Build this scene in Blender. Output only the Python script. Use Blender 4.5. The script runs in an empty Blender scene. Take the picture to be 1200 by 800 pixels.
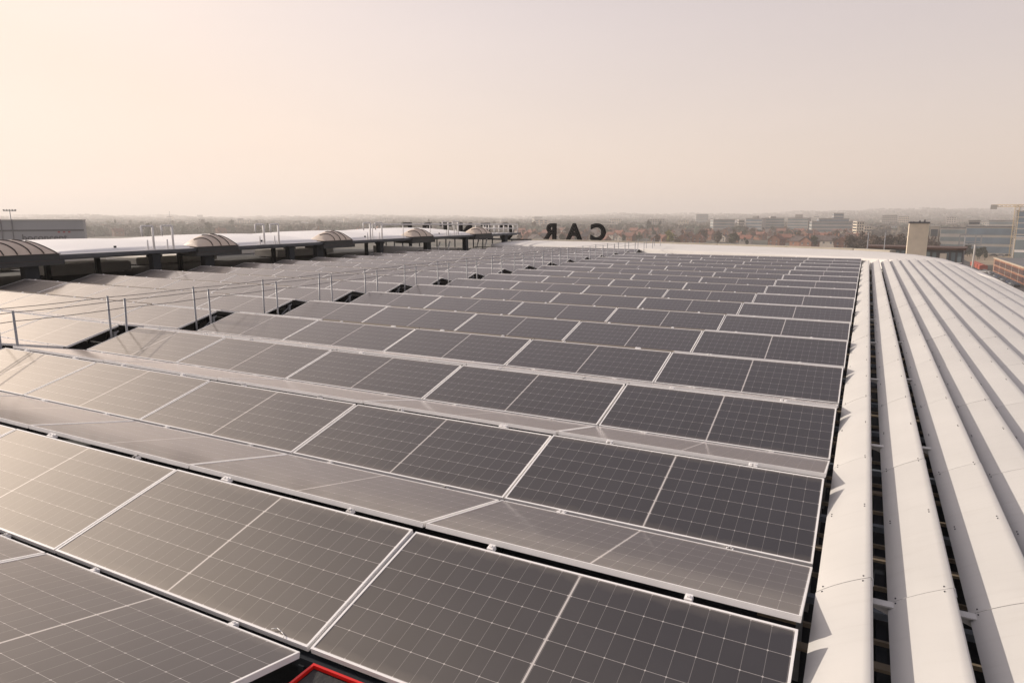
import bpy, bmesh, math, random
from mathutils import Vector, Matrix
R = math.radians
random.seed(7)
S = bpy.context.scene
COL = S.collection

# ------------------------------------------------------------------ camera
CAM_H, YAW, PITCH = 2.231, 0.4781, 0.1835
FPX = 793.34
cd = bpy.data.cameras.new("camera"); cam = bpy.data.objects.new("camera", cd); COL.objects.link(cam)
cam.location = (0, 0, CAM_H)
cam.rotation_euler = (math.pi/2 - PITCH, 0, YAW)
cd.sensor_width = 36; cd.lens = FPX/1200*36; cd.clip_start = 0.05; cd.clip_end = 40000
S.camera = cam
# ------------------------------------------------------------------ sky and sun
SUN_AZ = R(-91)      # from +Y towards -X
SUN_EL = R(22)
HAZE_FALL, HAZE_MAX, HAZE_COL = 1.25, .95, (7.7, 6.2, 5.2)
w = bpy.data.worlds.new("World"); S.world = w; w.use_nodes = True
nt = w.node_tree; nt.nodes.clear()
sky = nt.nodes.new('ShaderNodeTexSky'); sky.sky_type = 'NISHITA'; sky.sun_disc = False
sky.sun_elevation = SUN_EL; sky.sun_rotation = SUN_AZ
sky.dust_density = 2.0; sky.air_density = 1.0; sky.ozone_density = 1.0; sky.altitude = 50
geo = nt.nodes.new('ShaderNodeTexCoord'); sep = nt.nodes.new('ShaderNodeSeparateXYZ'); nt.links.new(geo.outputs['Generated'], sep.inputs[0])
def wm(op, a, b=None):
    n = nt.nodes.new('ShaderNodeMath'); n.operation = op
    for i, q in enumerate((a, b)):
        if q is None: continue
        if isinstance(q, (int, float)): n.inputs[i].default_value = q
        else: nt.links.new(q, n.inputs[i])
    return n.outputs[0]
# dusty air: dense at the horizon, thinner overhead, brighter towards the sun
dt = nt.nodes.new('ShaderNodeVectorMath'); dt.operation = 'DOT_PRODUCT'; nt.links.new(geo.outputs['Generated'], dt.inputs[0])
dt.inputs[1].default_value = (math.sin(SUN_AZ)*math.cos(SUN_EL), math.cos(SUN_AZ)*math.cos(SUN_EL), math.sin(SUN_EL))
gl_ = wm('MULTIPLY', wm('ADD', wm('MULTIPLY', wm('ADD', dt.outputs['Value'], 1.0), .5), 0.0), 1.0)
HAZE_SUN = wm('MULTIPLY', wm('POWER', gl_, 6.0), .35)
fac = wm('MULTIPLY', wm('POWER', 2.718, wm('MULTIPLY', wm('ABSOLUTE', sep.outputs[2]), -HAZE_FALL)), HAZE_MAX)
fac = wm('MINIMUM', wm('ADD', fac, HAZE_SUN), .97)
k_ = wm('ADD', .92, wm('MULTIPLY', wm('POWER', gl_, 2.0), .36))
cmap = nt.nodes.new('ShaderNodeMapping'); cmap.inputs['Scale'].default_value = (1.3, 1.3, 7); nt.links.new(geo.outputs['Generated'], cmap.inputs['Vector'])
cn = nt.nodes.new('ShaderNodeTexNoise'); cn.inputs['Scale'].default_value = 1.6; cn.inputs['Detail'].default_value = 5; nt.links.new(cmap.outputs[0], cn.inputs['Vector'])
k_ = wm('MULTIPLY', k_, wm('ADD', .955, wm('MULTIPLY', cn.outputs[0], .09)))      # faint uneven veil of cloud
hc = nt.nodes.new('ShaderNodeVectorMath'); hc.operation = 'SCALE'; hc.inputs[0].default_value = HAZE_COL; nt.links.new(k_, hc.inputs['Scale'])
hz = nt.nodes.new('ShaderNodeMix'); hz.data_type = 'RGBA'; nt.links.new(fac, hz.inputs[0])
cool = nt.nodes.new('ShaderNodeVectorMath'); cool.operation = 'MULTIPLY'; cool.inputs[1].default_value = (.80, 1.08, 1.42); nt.links.new(sky.outputs[0], cool.inputs[0])
nt.links.new(cool.outputs[0], hz.inputs[6]); nt.links.new(hc.outputs[0], hz.inputs[7])
bg = nt.nodes.new('ShaderNodeBackground'); bg.inputs[1].default_value = 0.10
wo = nt.nodes.new('ShaderNodeOutputWorld')
nt.links.new(hz.outputs[2], bg.inputs[0]); nt.links.new(bg.outputs[0], wo.inputs[0])
sl = bpy.data.lights.new("sun", 'SUN'); sun = bpy.data.objects.new("sun", sl); COL.objects.link(sun)
sl.energy = 4.0; sl.angle = R(0.6); sl.color = (1.0, 0.885, 0.765)
ldir = Vector((math.sin(SUN_AZ)*math.cos(SUN_EL), math.cos(SUN_AZ)*math.cos(SUN_EL), math.sin(SUN_EL)))
sun.rotation_euler = ldir.to_track_quat('Z', 'Y').to_euler()
S.view_settings.view_transform = 'Standard'; S.view_settings.look = 'None'
S.view_settings.exposure = 0.20; S.view_settings.gamma = 1; S.view_settings.use_curve_mapping = False
S.cycles.use_denoising = True
S.cycles.max_bounces = 6; S.cycles.volume_bounces = 2; S.cycles.diffuse_bounces = 3; S.cycles.glossy_bounces = 3
S.cycles.transparent_max_bounces = 6

# ------------------------------------------------------------------ helpers
def tag(o, label=None, cat=None, group=None, kind=None):
    if label: o['label'] = label
    if cat: o['category'] = cat
    if group: o['group'] = group
    if kind: o['kind'] = kind
    return o
def empty(name, loc=(0,0,0), rz=0, label=None, cat=None, group=None, rx=0):
    o = bpy.data.objects.new(name, None); COL.objects.link(o); o.empty_display_size = .3
    o.location = loc; o.rotation_euler = (rx, 0, rz)
    return tag(o, label, cat, group)
class MB:
    def __init__(s): s.v = []; s.f = []; s.m = []; s.sm = []
    def quad(s, a, b, c, d, mi=0, smooth=False):
        n = len(s.v); s.v += [a, b, c, d]; s.f.append((n, n+1, n+2, n+3)); s.m.append(mi); s.sm.append(smooth)
    def box(s, x0, x1, y0, y1, z0, z1, mi=0, M=None):
        p = [Vector((x, y, z)) for z in (z0, z1) for y in (y0, y1) for x in (x0, x1)]
        if M is not None: p = [M @ q for q in p]
        n = len(s.v); s.v += [tuple(q) for q in p]
        for f in ((0,2,3,1),(4,5,7,6),(0,1,5,4),(2,6,7,3),(0,4,6,2),(1,3,7,5)):
            s.f.append(tuple(n+i for i in f)); s.m.append(mi); s.sm.append(False)
    def tube(s, a, b, r, n=8, r2=None, mi=0, cap=True):
        a = Vector(a); b = Vector(b); d = (b-a)
        if d.length < 1e-6: return
        d.normalize(); up = Vector((0,0,1)) if abs(d.z) < .9 else Vector((1,0,0))
        u = d.cross(up).normalized(); v = d.cross(u); r2 = r if r2 is None else r2
        k = len(s.v)
        for P, rr in ((a, r), (b, r2)):
            for i in range(n):
                t = 2*math.pi*i/n; s.v.append(tuple(P + u*math.cos(t)*rr + v*math.sin(t)*rr))
        for i in range(n):
            j = (i+1) % n; s.f.append((k+i, k+n+i, k+n+j, k+j)); s.m.append(mi); s.sm.append(True)
        if cap:
            s.f.append(tuple(k+i for i in range(n))); s.m.append(mi); s.sm.append(False)
            s.f.append(tuple(k+n+i for i in reversed(range(n)))); s.m.append(mi); s.sm.append(False)
    def path(s, pts, r, n=6, mi=0):
        for a, b in zip(pts[:-1], pts[1:]): s.tube(a, b, r, n, mi=mi)
    def grid(s, rows, mi=0, smooth=True):
        k = len(s.v); W = len(rows[0])
        for r_ in rows: s.v += [tuple(p) for p in r_]
        for i in range(len(rows)-1):
            for j in range(W-1):
                s.f.append((k+i*W+j, k+i*W+j+1, k+(i+1)*W+j+1, k+(i+1)*W+j)); s.m.append(mi); s.sm.append(smooth)
    def prism(s, prof, y0, y1, mi=0, axis='y', smooth=False):
        # prof: list of (a,b) closed polygon in XZ (axis y)
        k = len(s.v); n = len(prof)
        for y in (y0, y1):
            for a, b in prof: s.v.append((a, y, b) if axis == 'y' else (y, a, b))
        for i in range(n):
            j = (i+1) % n; s.f.append((k+i, k+j, k+n+j, k+n+i)); s.m.append(mi); s.sm.append(smooth)
        s.f.append(tuple(k+i for i in reversed(range(n)))); s.m.append(mi); s.sm.append(False)
        s.f.append(tuple(k+n+i for i in range(n))); s.m.append(mi); s.sm.append(False)
    def mesh(s, name, mats):
        me = bpy.data.meshes.new(name); me.from_pydata(s.v, [], s.f)
        for m in (mats if isinstance(mats, (list, tuple)) else [mats]): me.materials.append(m)
        me.polygons.foreach_set('material_index', s.m); me.polygons.foreach_set('use_smooth', s.sm)
        me.update(); return me
    def build(s, name, mats, parent=None, loc=None, fix=True):
        me = s.mesh(name, mats)
        if fix:
            bm = bmesh.new(); bm.from_mesh(me); bmesh.ops.recalc_face_normals(bm, faces=bm.faces); bm.to_mesh(me); bm.free()
        return link(name, me, parent, loc)
def link(name, me, parent=None, loc=None):
    o = bpy.data.objects.new(name, me); COL.objects.link(o)
    if parent: o.parent = parent
    if loc: o.location = loc
    return o
def copy_tree(o, parent=None):
    c = o.copy(); COL.objects.link(c); c.parent = parent
    for ch in list(o.children): copy_tree(ch, c)
    return c
def ordinal(n):
    W = ['zeroth','first','second','third','fourth','fifth','sixth','seventh','eighth','ninth','tenth','eleventh','twelfth',
         'thirteenth','fourteenth','fifteenth','sixteenth','seventeenth','eighteenth','nineteenth','twentieth']
    T = {20:'twenty',30:'thirty',40:'forty',50:'fifty',60:'sixty',70:'seventy',80:'eighty',90:'ninety'}
    TT = {30:'thirtieth',40:'fortieth',50:'fiftieth',60:'sixtieth',70:'seventieth',80:'eightieth',90:'ninetieth'}
    if n > 99: return 'hundred and ' + ordinal(n-100) if n > 100 else 'hundredth'
    if n <= 20: return W[n]
    if n % 10 == 0: return TT[n]
    return T[n//10*10] + '-' + W[n % 10]
# direction of photo column px (1200 wide) on the horizon, unit ground vector, to set far things out by bearing and distance
def bearing(px):
    a = (px-600)/FPX
    cp, sp = math.cos(PITCH), math.sin(PITCH)
    r = Vector((math.cos(YAW), math.sin(YAW), 0)); f = Vector((-math.sin(YAW), math.cos(YAW), 0))
    d = f*(cp + sp*math.tan(PITCH)) + r*a
    return d.normalized()
def along(px):      # share of a horizontal distance that lies along the view axis
    return bearing(px).dot(Vector((-math.sin(YAW), math.cos(YAW), 0)))
def spot(px, dist, z=0): 
    d = bearing(px)*dist; return Vector((d.x, d.y, z))

# ------------------------------------------------------------------ materials
def mat(name, col, rough=.6, metal=0, spec=.5, noise=0, scale=3.0, bump=0, bscale=40, coords='Object', rnd=0, detail=4):
    m = bpy.data.materials.new(name); m.use_nodes = True; t = m.node_tree; b = t.nodes['Principled BSDF']
    b.inputs['Roughness'].default_value = rough; b.inputs['Metallic'].default_value = metal
    b.inputs['Specular IOR Level'].default_value = spec
    b.inputs['Base Color'].default_value = (*col, 1)
    out = None
    tc = t.nodes.new('ShaderNodeTexCoord')
    if noise:
        n = t.nodes.new('ShaderNodeTexNoise'); n.inputs['Scale'].default_value = scale; n.inputs['Detail'].default_value = detail
        t.links.new(tc.outputs[coords], n.inputs['Vector'])
        mr = t.nodes.new('ShaderNodeMapRange'); mr.inputs[1].default_value = .3; mr.inputs[2].default_value = .7
        mr.inputs[3].default_value = 1-noise; mr.inputs[4].default_value = 1+noise
        t.links.new(n.outputs[0], mr.inputs[0]); out = mr.outputs[0]
    if rnd:
        oi = t.nodes.new('ShaderNodeObjectInfo'); m2 = t.nodes.new('ShaderNodeMapRange')
        m2.inputs[3].default_value = 1-rnd; m2.inputs[4].default_value = 1+rnd; t.links.new(oi.outputs['Random'], m2.inputs[0])
        if out:
            mu = t.nodes.new('ShaderNodeMath'); mu.operation = 'MULTIPLY'; t.links.new(out, mu.inputs[0]); t.links.new(m2.outputs[0], mu.inputs[1]); out = mu.outputs[0]
        else: out = m2.outputs[0]
    if out:
        vm = t.nodes.new('ShaderNodeVectorMath'); vm.operation = 'SCALE'; vm.inputs[0].default_value = col
        t.links.new(out, vm.inputs['Scale']); t.links.new(vm.outputs[0], b.inputs['Base Color'])
    if bump:
        n2 = t.nodes.new('ShaderNodeTexNoise'); n2.inputs['Scale'].default_value = bscale; n2.inputs['Detail'].default_value = 3
        t.links.new(tc.outputs[coords], n2.inputs['Vector'])
        bp = t.nodes.new('ShaderNodeBump'); bp.inputs['Strength'].default_value = bump; bp.inputs['Distance'].default_value = .02
        t.links.new(n2.outputs[0], bp.inputs['Height']); t.links.new(bp.outputs[0], b.inputs['Normal'])
    return m
M = {}
M['frame'] = mat('anodised_frame', (.90,.88,.85), .45, .0, noise=.05, scale=6)
M['blade'] = mat('painted_louvre', (.525,.512,.485), .42, 0, .5, noise=.045, scale=1.3, rnd=.03, bump=.03, bscale=3)
def weather(m, col):
    t = m.node_tree; b = t.nodes['Principled BSDF']; src = b.inputs['Base Color'].links[0].from_socket
    tc = t.nodes.new('ShaderNodeTexCoord'); mp = t.nodes.new('ShaderNodeMapping'); mp.inputs['Scale'].default_value = (1.2, 14, 1.2); t.links.new(tc.outputs['Object'], mp.inputs['Vector'])
    oi = t.nodes.new('ShaderNodeObjectInfo'); ad = t.nodes.new('ShaderNodeVectorMath'); ad.operation = 'ADD'; cx = t.nodes.new('ShaderNodeCombineXYZ')
    mu = t.nodes.new('ShaderNodeMath'); mu.operation = 'MULTIPLY'; mu.inputs[1].default_value = 57; t.links.new(oi.outputs['Random'], mu.inputs[0]); t.links.new(mu.outputs[0], cx.inputs[2])
    t.links.new(mp.outputs[0], ad.inputs[0]); t.links.new(cx.outputs[0], ad.inputs[1])
    n = t.nodes.new('ShaderNodeTexNoise'); n.inputs['Scale'].default_value = 1.6; n.inputs['Detail'].default_value = 6; n.inputs['Roughness'].default_value = .65; t.links.new(ad.outputs[0], n.inputs['Vector'])
    mr = t.nodes.new('ShaderNodeMapRange'); mr.inputs[1].default_value = .52; mr.inputs[2].default_value = .78; mr.inputs[3].default_value = 0; mr.inputs[4].default_value = .17; t.links.new(n.outputs[0], mr.inputs[0])
    mx = t.nodes.new('ShaderNodeMix'); mx.data_type = 'RGBA'; t.links.new(mr.outputs[0], mx.inputs[0]); t.links.new(src, mx.inputs[6]); mx.inputs[7].default_value = (*col, 1); t.links.new(mx.outputs[2], b.inputs['Base Color'])
weather(M['blade'], (.30,.27,.23))
M['bladedark'] = mat('dark_bolt', (.05,.05,.055), .6)
M['deck'] = mat('roof_bitumen', (.022,.024,.026), .8, noise=.3, scale=1.5, bump=.3)
M['steel'] = mat('dark_painted_steel', (.018,.022,.028), .6, 0, .3, noise=.15, scale=2)
M['eave'] = mat('blue_grey_eave', (.11,.12,.14), .5, 0, noise=.15, scale=2)
M['darkgrey'] = mat('grey_cladding', (.055,.057,.057), .6, 0, .3, noise=.1, scale=3)
M['galv'] = mat('galvanised_tube', (.32,.325,.335), .5, .2, noise=.15, scale=12)
M['wire'] = mat('steel_wire', (.20,.18,.18), .5, .4)
M['white'] = mat('white_paint', (.80,.78,.75), .5, noise=.04, scale=3)
M['shell'] = mat('white_roof_membrane', (.86,.84,.81), .5, noise=.05, scale=.6)
M['fabric'] = mat('translucent_skylight_sheet', (.64,.54,.44), .55, noise=.08, scale=3)
M['rib'] = mat('skylight_rib', (.05,.035,.03), .5)
M['tan'] = mat('tan_batten', (.26,.21,.15), .7, noise=.15, scale=5)
M['bluebar'] = mat('blue_grey_bar', (.20,.23,.27), .5, .3, noise=.1, scale=5)
M['red'] = mat('red_edge_strip', (.72,.012,.008), .45, noise=.05)
M['hatch'] = mat('black_hatch_cover', (.018,.018,.018), .7, noise=.5, scale=6, bump=.6, bscale=14)
M['letter'] = mat('black_letter_steel', (.006,.006,.007), .8, 0, .15)
M['lettertrim'] = mat('letter_trim', (.07,.068,.065), .6)
M['gutter'] = mat('roof_edge_cladding', (.72,.69,.64), .5, noise=.04, scale=.7)

SHEEN = (.182, .163, .142)
def panel_glass(W):
    m = bpy.data.materials.new('solar_glass'); m.use_nodes = True; t = m.node_tree; b = t.nodes['Principled BSDF']
    N = t.nodes.new; Lk = t.links.new
    tc = N('ShaderNodeTexCoord'); sx = N('ShaderNodeSeparateXYZ'); Lk(tc.outputs['Object'], sx.inputs[0])
    def ma(op, a, bb=None, c=None):
        n = N('ShaderNodeMath'); n.operation = op
        for i, q in enumerate((a, bb, c)):
            if q is None: continue
            if isinstance(q, (int, float)): n.inputs[i].default_value = q
            else: Lk(q, n.inputs[i])
        return n.outputs[0]
    ax = ma('ABSOLUTE', sx.outputs[0]); y = sx.outputs[1]
    px = (1.122-.010)/11; py = (W-.034)/6
    def dist(v, p, off):
        q = ma('DIVIDE', ma('SUBTRACT', v, off), p); fr = ma('SUBTRACT', q, ma('ROUND', q)); return ma('MULTIPLY', ma('ABSOLUTE', fr), p)
    dx = dist(ax, px, .010); dy = dist(y, py, .017)
    lx = ma('LESS_THAN', dx, .0011); ly = ma('LESS_THAN', dy, .0013)
    nd = ma('LESS_THAN', ma('ADD', dx, dy), .0060)
    ctr = ma('LESS_THAN', ax, .0058)
    lx2 = ma('MULTIPLY', lx, .32); ly2 = ma('MULTIPLY', ly, .62)
    f = ma('MAXIMUM', ma('MAXIMUM', lx2, ly2), ma('MAXIMUM', ma('MULTIPLY', nd, .85), ctr))
    n1 = N('ShaderNodeTexNoise'); n1.inputs['Scale'].default_value = 2.0; n1.inputs['Detail'].default_value = 6; Lk(tc.outputs['Object'], n1.inputs['Vector'])
    oi = N('ShaderNodeObjectInfo')
    # slow tone steps from cell to cell
    wn = N('ShaderNodeTexWhiteNoise'); wn.noise_dimensions = '3D'
    cx = ma('FLOOR', ma('DIVIDE', ma('SUBTRACT', sx.outputs[0], .010), px)); cy = ma('FLOOR', ma('DIVIDE', ma('SUBTRACT', y, .017), py))
    cmb = N('ShaderNodeCombineXYZ'); Lk(cx, cmb.inputs[0]); Lk(cy, cmb.inputs[1]); Lk(oi.outputs['Random'], cmb.inputs[2]); Lk(cmb.outputs[0], wn.inputs[0])
    k = ma('ADD', ma('MULTIPLY', wn.outputs[0], .22), ma('ADD', ma('MULTIPLY', n1.outputs[0], .25), ma('ADD', ma('MULTIPLY', oi.outputs['Random'], .2), .62)))
    vm = N('ShaderNodeVectorMath'); vm.operation = 'SCALE'; vm.inputs[0].default_value = (.016, .017, .022); Lk(k, vm.inputs['Scale'])
    mx = N('ShaderNodeMix'); mx.data_type = 'RGBA'; Lk(f, mx.inputs[0]); Lk(vm.outputs[0], mx.inputs[6]); mx.inputs[7].default_value = (.52, .49, .46, 1)
    # sparse specks of bird dirt
    vo = N('ShaderNodeTexVoronoi'); vo.inputs['Scale'].default_value = 2.2
    av = N('ShaderNodeVectorMath'); av.operation = 'ADD'; cr = N('ShaderNodeCombineXYZ'); Lk(ma('MULTIPLY', oi.outputs['Random'], 97.0), cr.inputs[2])
    Lk(tc.outputs['Object'], av.inputs[0]); Lk(cr.outputs[0], av.inputs[1]); Lk(av.outputs[0], vo.inputs['Vector'])
    sp = ma('LESS_THAN', vo.outputs['Distance'], .012)
    mx2 = N('ShaderNodeMix'); mx2.data_type = 'RGBA'; Lk(sp, mx2.inputs[0]); Lk(mx.outputs[2], mx2.inputs[6]); mx2.inputs[7].default_value = (.7,.68,.64,1)
    ed = ma('MINIMUM', y, ma('SUBTRACT', W, y)); n3 = N('ShaderNodeTexNoise'); n3.inputs['Scale'].default_value = 9; n3.inputs['Detail'].default_value = 5; Lk(av.outputs[0], n3.inputs['Vector'])
    du = ma('MULTIPLY', ma('SUBTRACT', 1.0, ma('MINIMUM', ma('DIVIDE', ma('SUBTRACT', ed, .012), ma('MULTIPLY', n3.outputs[0], .13)), 1.0)), .22)
    mx3 = N('ShaderNodeMix'); mx3.data_type = 'RGBA'; Lk(du, mx3.inputs[0]); Lk(mx2.outputs[2], mx3.inputs[6]); mx3.inputs[7].default_value = (.24,.21,.175,1)
    Lk(mx3.outputs[2], b.inputs['Base Color'])
    b.inputs['IOR'].default_value = 1.34; b.inputs['Roughness'].default_value = .12
    # rolled solar glass under a film of dust: a second, broad reflection
    gs = N('ShaderNodeBsdfGlossy'); gs.distribution = 'BECKMANN'; 
    ge = N('ShaderNodeNewGeometry'); dn = N('ShaderNodeVectorMath'); dn.operation = 'DOT_PRODUCT'; Lk(ge.outputs['Normal'], dn.inputs[0]); Lk(ge.outputs['Incoming'], dn.inputs[1])
    fr_ = ma('MULTIPLY_ADD', ma('POWER', ma('SUBTRACT', 1.0, ma('ABSOLUTE', dn.outputs['Value'])), 4.0), 1.9, .50)     # stronger at grazing angles
    sv = N('ShaderNodeVectorMath'); sv.operation = 'SCALE'; sv.inputs[0].default_value = SHEEN; Lk(fr_, sv.inputs['Scale']); Lk(sv.outputs[0], gs.inputs['Color'])
    rr = N('ShaderNodeMapRange'); rr.inputs[3].default_value = .60; rr.inputs[4].default_value = .67; Lk(n1.outputs[0], rr.inputs[0])
    Lk(rr.outputs[0], gs.inputs['Roughness'])
    ad = N('ShaderNodeAddShader'); Lk(b.outputs[0], ad.inputs[0]); Lk(gs.outputs[0], ad.inputs[1]); Lk(ad.outputs[0], t.nodes['Material Output'].inputs['Surface'])
    return m

weather(M['shell'], (.50,.45,.40)); weather(M['gutter'], (.46,.42,.36))
# ------------------------------------------------------------------ ground, roof deck
GZ = -21.0
def ground_height(x, y):
    d = math.hypot(x, y)
    if d < 1600: return GZ
    az = math.degrees(math.atan2(x, y))
    t = min(1, (d-1600)/4200); t = t*t*(3-2*t)
    base = 14 + 56*max(0, min(1, (az+25)/35))
    wob = 7*math.sin(az*.31+1) + 5*math.sin(az*.9+d*.0011) + 4*math.sin(az*2.3+2+d*.002)
    return GZ + t*(base + wob)
mb = MB(); rows = []
rad = [0, 60, 200, 500, 900, 1300, 1600, 2000, 2500, 3000, 3600, 4300, 5000, 5800, 6600, 7600, 9000]
for r_ in rad:
    rows.append([(r_*math.sin(R(a)), r_*math.cos(R(a)), ground_height(r_*math.sin(R(a)), r_*math.cos(R(a)))) for a in range(-180, 181, 2)])
mb.grid(rows)
gm = bpy.data.materials.new('ground_cover'); gm.use_nodes = True; t = gm.node_tree; b = t.nodes['Principled BSDF']; b.inputs['Roughness'].default_value = .9
tc = t.nodes.new('ShaderNodeTexCoord'); n = t.nodes.new('ShaderNodeTexNoise'); n.inputs['Scale'].default_value = .012; n.inputs['Detail'].default_value = 8
cr = t.nodes.new('ShaderNodeValToRGB'); t.links.new(tc.outputs['Object'], n.inputs['Vector']); t.links.new(n.outputs[0], cr.inputs[0]); t.links.new(cr.outputs[0], b.inputs['Base Color'])
cr.color_ramp.elements[0].position = .35; cr.color_ramp.elements[0].color = (.03,.034,.024,1)
cr.color_ramp.elements[1].position = .65; cr.color_ramp.elements[1].color = (.11,.09,.065,1)
e = cr.color_ramp.elements.new(.5); e.color = (.07,.065,.045,1)
tag(mb.build('ground', gm), kind='structure')

# far edge of the roof in plan: inner line and outer line
OUTER = [(3.74,-3),(3.74,10),(3.74,20),(3.72,27),(3.6,32.0),(3.2,36.8),(2.3,40.1),(1.0,42.4),(-.8,43.8),(-4.5,45.5),(-9,47.1),(-14,48.3),(-19,49.0),(-24.0,49.4)]
INNER = [(3.71,-3),(3.71,10),(3.71,20),(3.66,25),(3.3,29.5),(2.6,32.6),(1.6,34.4),(.6,35.4),(-.5,36.8),(-4.4,38.0),(-9,39.6),(-14,41.4),(-19,42.4),(-24.0,43.0)]
mb = MB(); rows = []
n_ = len(OUTER)
for i in range(n_):
    o = Vector((*OUTER[i], 0)); q = Vector((*INNER[i], 0))
    nx = (o-q).normalized(); zi = .285 if i < 3 else .30 if i < 5 else .20 + .03*max(0, 8-i)
    zt = .30 if i < 3 else .33
    row = [(*(q - nx*.02)[:2], zi-.5), (q.x, q.y, zi)]
    if i >= 6:
        for s_ in (.12, .3, .6): p = q.lerp(o, s_); row.append((p.x, p.y, zi + (zt-zi)*min(1, s_*2.5)))
    else:
        for s_ in (.12, .3, .6): p = q.lerp(o, s_); row.append((p.x, p.y, zi + (zt-zi)*s_ - .04*s_*s_))
    for a in (0, 15, 30, 45, 60, 75, 90):
        rr = .25 if i < 5 else min(1.6, .25+.35*(i-4)); p = o + nx*rr*math.sin(R(a)); row.append((p.x, p.y, zt-.04 - rr*(1-math.cos(R(a)))))
    p = o + nx*rr; row.append((p.x, p.y, -6)); rows.append(row)
mb.grid(rows)
edge = mb.build('roof_edge_cladding', M['gutter']); edge.data.flip_normals() if False else None
tag(edge, 'smooth cream metal cladding rolling over the far and right roof edge', 'roof cladding')
# pale parapet cap strip behind the lip
mb = MB()
for (a, b_) in zip(OUTER[7:-1], OUTER[8:]):
    a = Vector((*a, 0)); b_ = Vector((*b_, 0)); d = (b_-a).normalized(); nn = Vector((d.y, -d.x, 0)); nn = nn if nn.y > 0 else -nn
    p = [a+nn*.3, b_+nn*.3, b_+nn*.8, a+nn*.8]
    for z0, z1 in ((.24, .37),):
        k = len(mb.v); mb.v += [(q.x, q.y, z0) for q in p] + [(q.x, q.y, z1) for q in p]
        for f in ((0,1,2,3),(4,7,6,5),(0,4,5,1),(1,5,6,2),(2,6,7,3),(3,7,4,0)): mb.f.append(tuple(k+i for i in f)); mb.m.append(0); mb.sm.append(False)
M['beige'] = mat('beige_parapet_cap', (.42,.38,.31), .7, noise=.1, scale=1)
tag(mb.build('parapet_cap', M['beige']), 'beige cap strip running along the top of the far roof lip', 'parapet')
# deck
mb = MB()
poly = [(3.5,-4),(3.45,28),(3.1,32.8),(1.6,34.9),(-.5,37),(-9,39.8),(-19,42.6),(-24,43.2),(-24,50),(-70,50),(-70,-4)]
k = len(mb.v); mb.v += [(x, y, -.85) for x, y in poly] + [(x, y, -6) for x, y in poly]
n_ = len(poly); mb.f.append(tuple(range(n_))); mb.m.append(0); mb.sm.append(False)
for i in range(n_):
    j = (i+1) % n_; mb.f.append((i, n_+i, n_+j, j)); mb.m.append(0); mb.sm.append(False)
tag(mb.build('roof_deck', M['deck']), kind='structure')

# ------------------------------------------------------------------ solar panels
XR, Y0, PD, ZR, DN = -.133, 1.1462, 2.1692, .2431, .9601
PL = 2.30
def make_panel(W, name):
    root = empty('solar_panel'); hl = 1.139; fw = .013; th = .034
    g = MB(); g.quad((-hl+fw,fw,-.003),(hl-fw,fw,-.003),(hl-fw,W-fw,-.003),(-hl+fw,W-fw,-.003)); 
    gl = g.build('glass', panel_glass(W), root, fix=False)
    f = MB()
    f.box(-hl, hl, 0, fw, -th, 0); f.box(-hl, hl, W-fw, W, -th, 0)
    f.box(-hl, -hl+fw, fw, W-fw, -th, 0); f.box(hl-fw, hl, fw, W-fw, -th, 0)
    f.quad((-hl+fw,fw,-.012),(-hl+fw,W-fw,-.012),(hl-fw,W-fw,-.012),(hl-fw,fw,-.012))
    f.build('frame', M['frame'], root, fix=False)
    return root
WN = math.hypot(DN, ZR); WB = math.hypot(1.05, ZR)
TN = math.atan2(ZR, DN); TB = math.atan2(ZR, 1.05)
protoN = make_panel(WN, 'n'); protoB = make_panel(WB, 'b')
c = MB(); c.box(-.02,.02,-.022,.022,-.03,.003); c.box(-.008,.008,-.008,.008,.003,.012)
clamp_me = c.mesh('clamp', M['frame'])
usedN = [False]; usedB = [False]
NP = [0]
def place_panel(kind, row, i, xr, block):
    pr, used = (protoN, usedN) if kind == 'N' else (protoB, usedB)
    o = pr if not used[0] else copy_tree(pr); used[0] = True
    yr = Y0 + row*PD; cx = xr - i*PL - 1.139
    jit = random.uniform(-.006, .006); jx = random.uniform(-.005,.005)
    if kind == 'N': o.location = (cx+jx, yr-DN, 0); o.rotation_euler = (TN+jit, random.uniform(-.001,.001), 0)
    else: o.location = (cx+jx, yr+.11, ZR+.006); o.rotation_euler = (-TB+jit, random.uniform(-.001,.001), 0)
    side = 'tilted toward camera' if kind == 'N' else 'tilted away'
    if block == 1:
        lab = f"solar panel {side}, {ordinal(i+1)} from the louvres, right array, {ordinal(row+1)} row from front"
    else:
        lab = f"solar panel {side}, {ordinal(i+1)} left of the walkway, left array, {ordinal(row)} row"
    tag(o, lab, 'solar panel', 'solar panels')
    W = WN if kind == 'N' else WB
    if row <= 4 and block == 1:
        for sx_ in (-.62, .62):
            for yy in ((W+.03) if kind == 'N' else -.0, ) if kind == 'N' else (W+.02,):
                q = link('clamp', clamp_me, o, (sx_+random.uniform(-.03,.03), yy, .0))
    NP[0] += 1
    return o
hidden = []
for row in range(0, 17):
    for i in range(5):
        if row >= 1 and i < 5: place_panel('N', row, i, XR, 1)
        if row == 0 and i in (1, 2): place_panel('B', row, i, XR, 1)
        if row >= 1:
            if row <= 3 or i in (0, 4): place_panel('B', row, i, XR, 1)
            else: hidden.append((row, i, XR))
XR2 = -12.2
for row in range(2, 19):
    for i in range(5 if row < 16 else 4):
        if row == 2 and i == 4: continue
        place_panel('N', row, i, XR2, 2)
        if row <= 3 or (i == 0): place_panel('B', row, i, XR2, 2)
        else: hidden.append((row, i, XR2))
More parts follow.
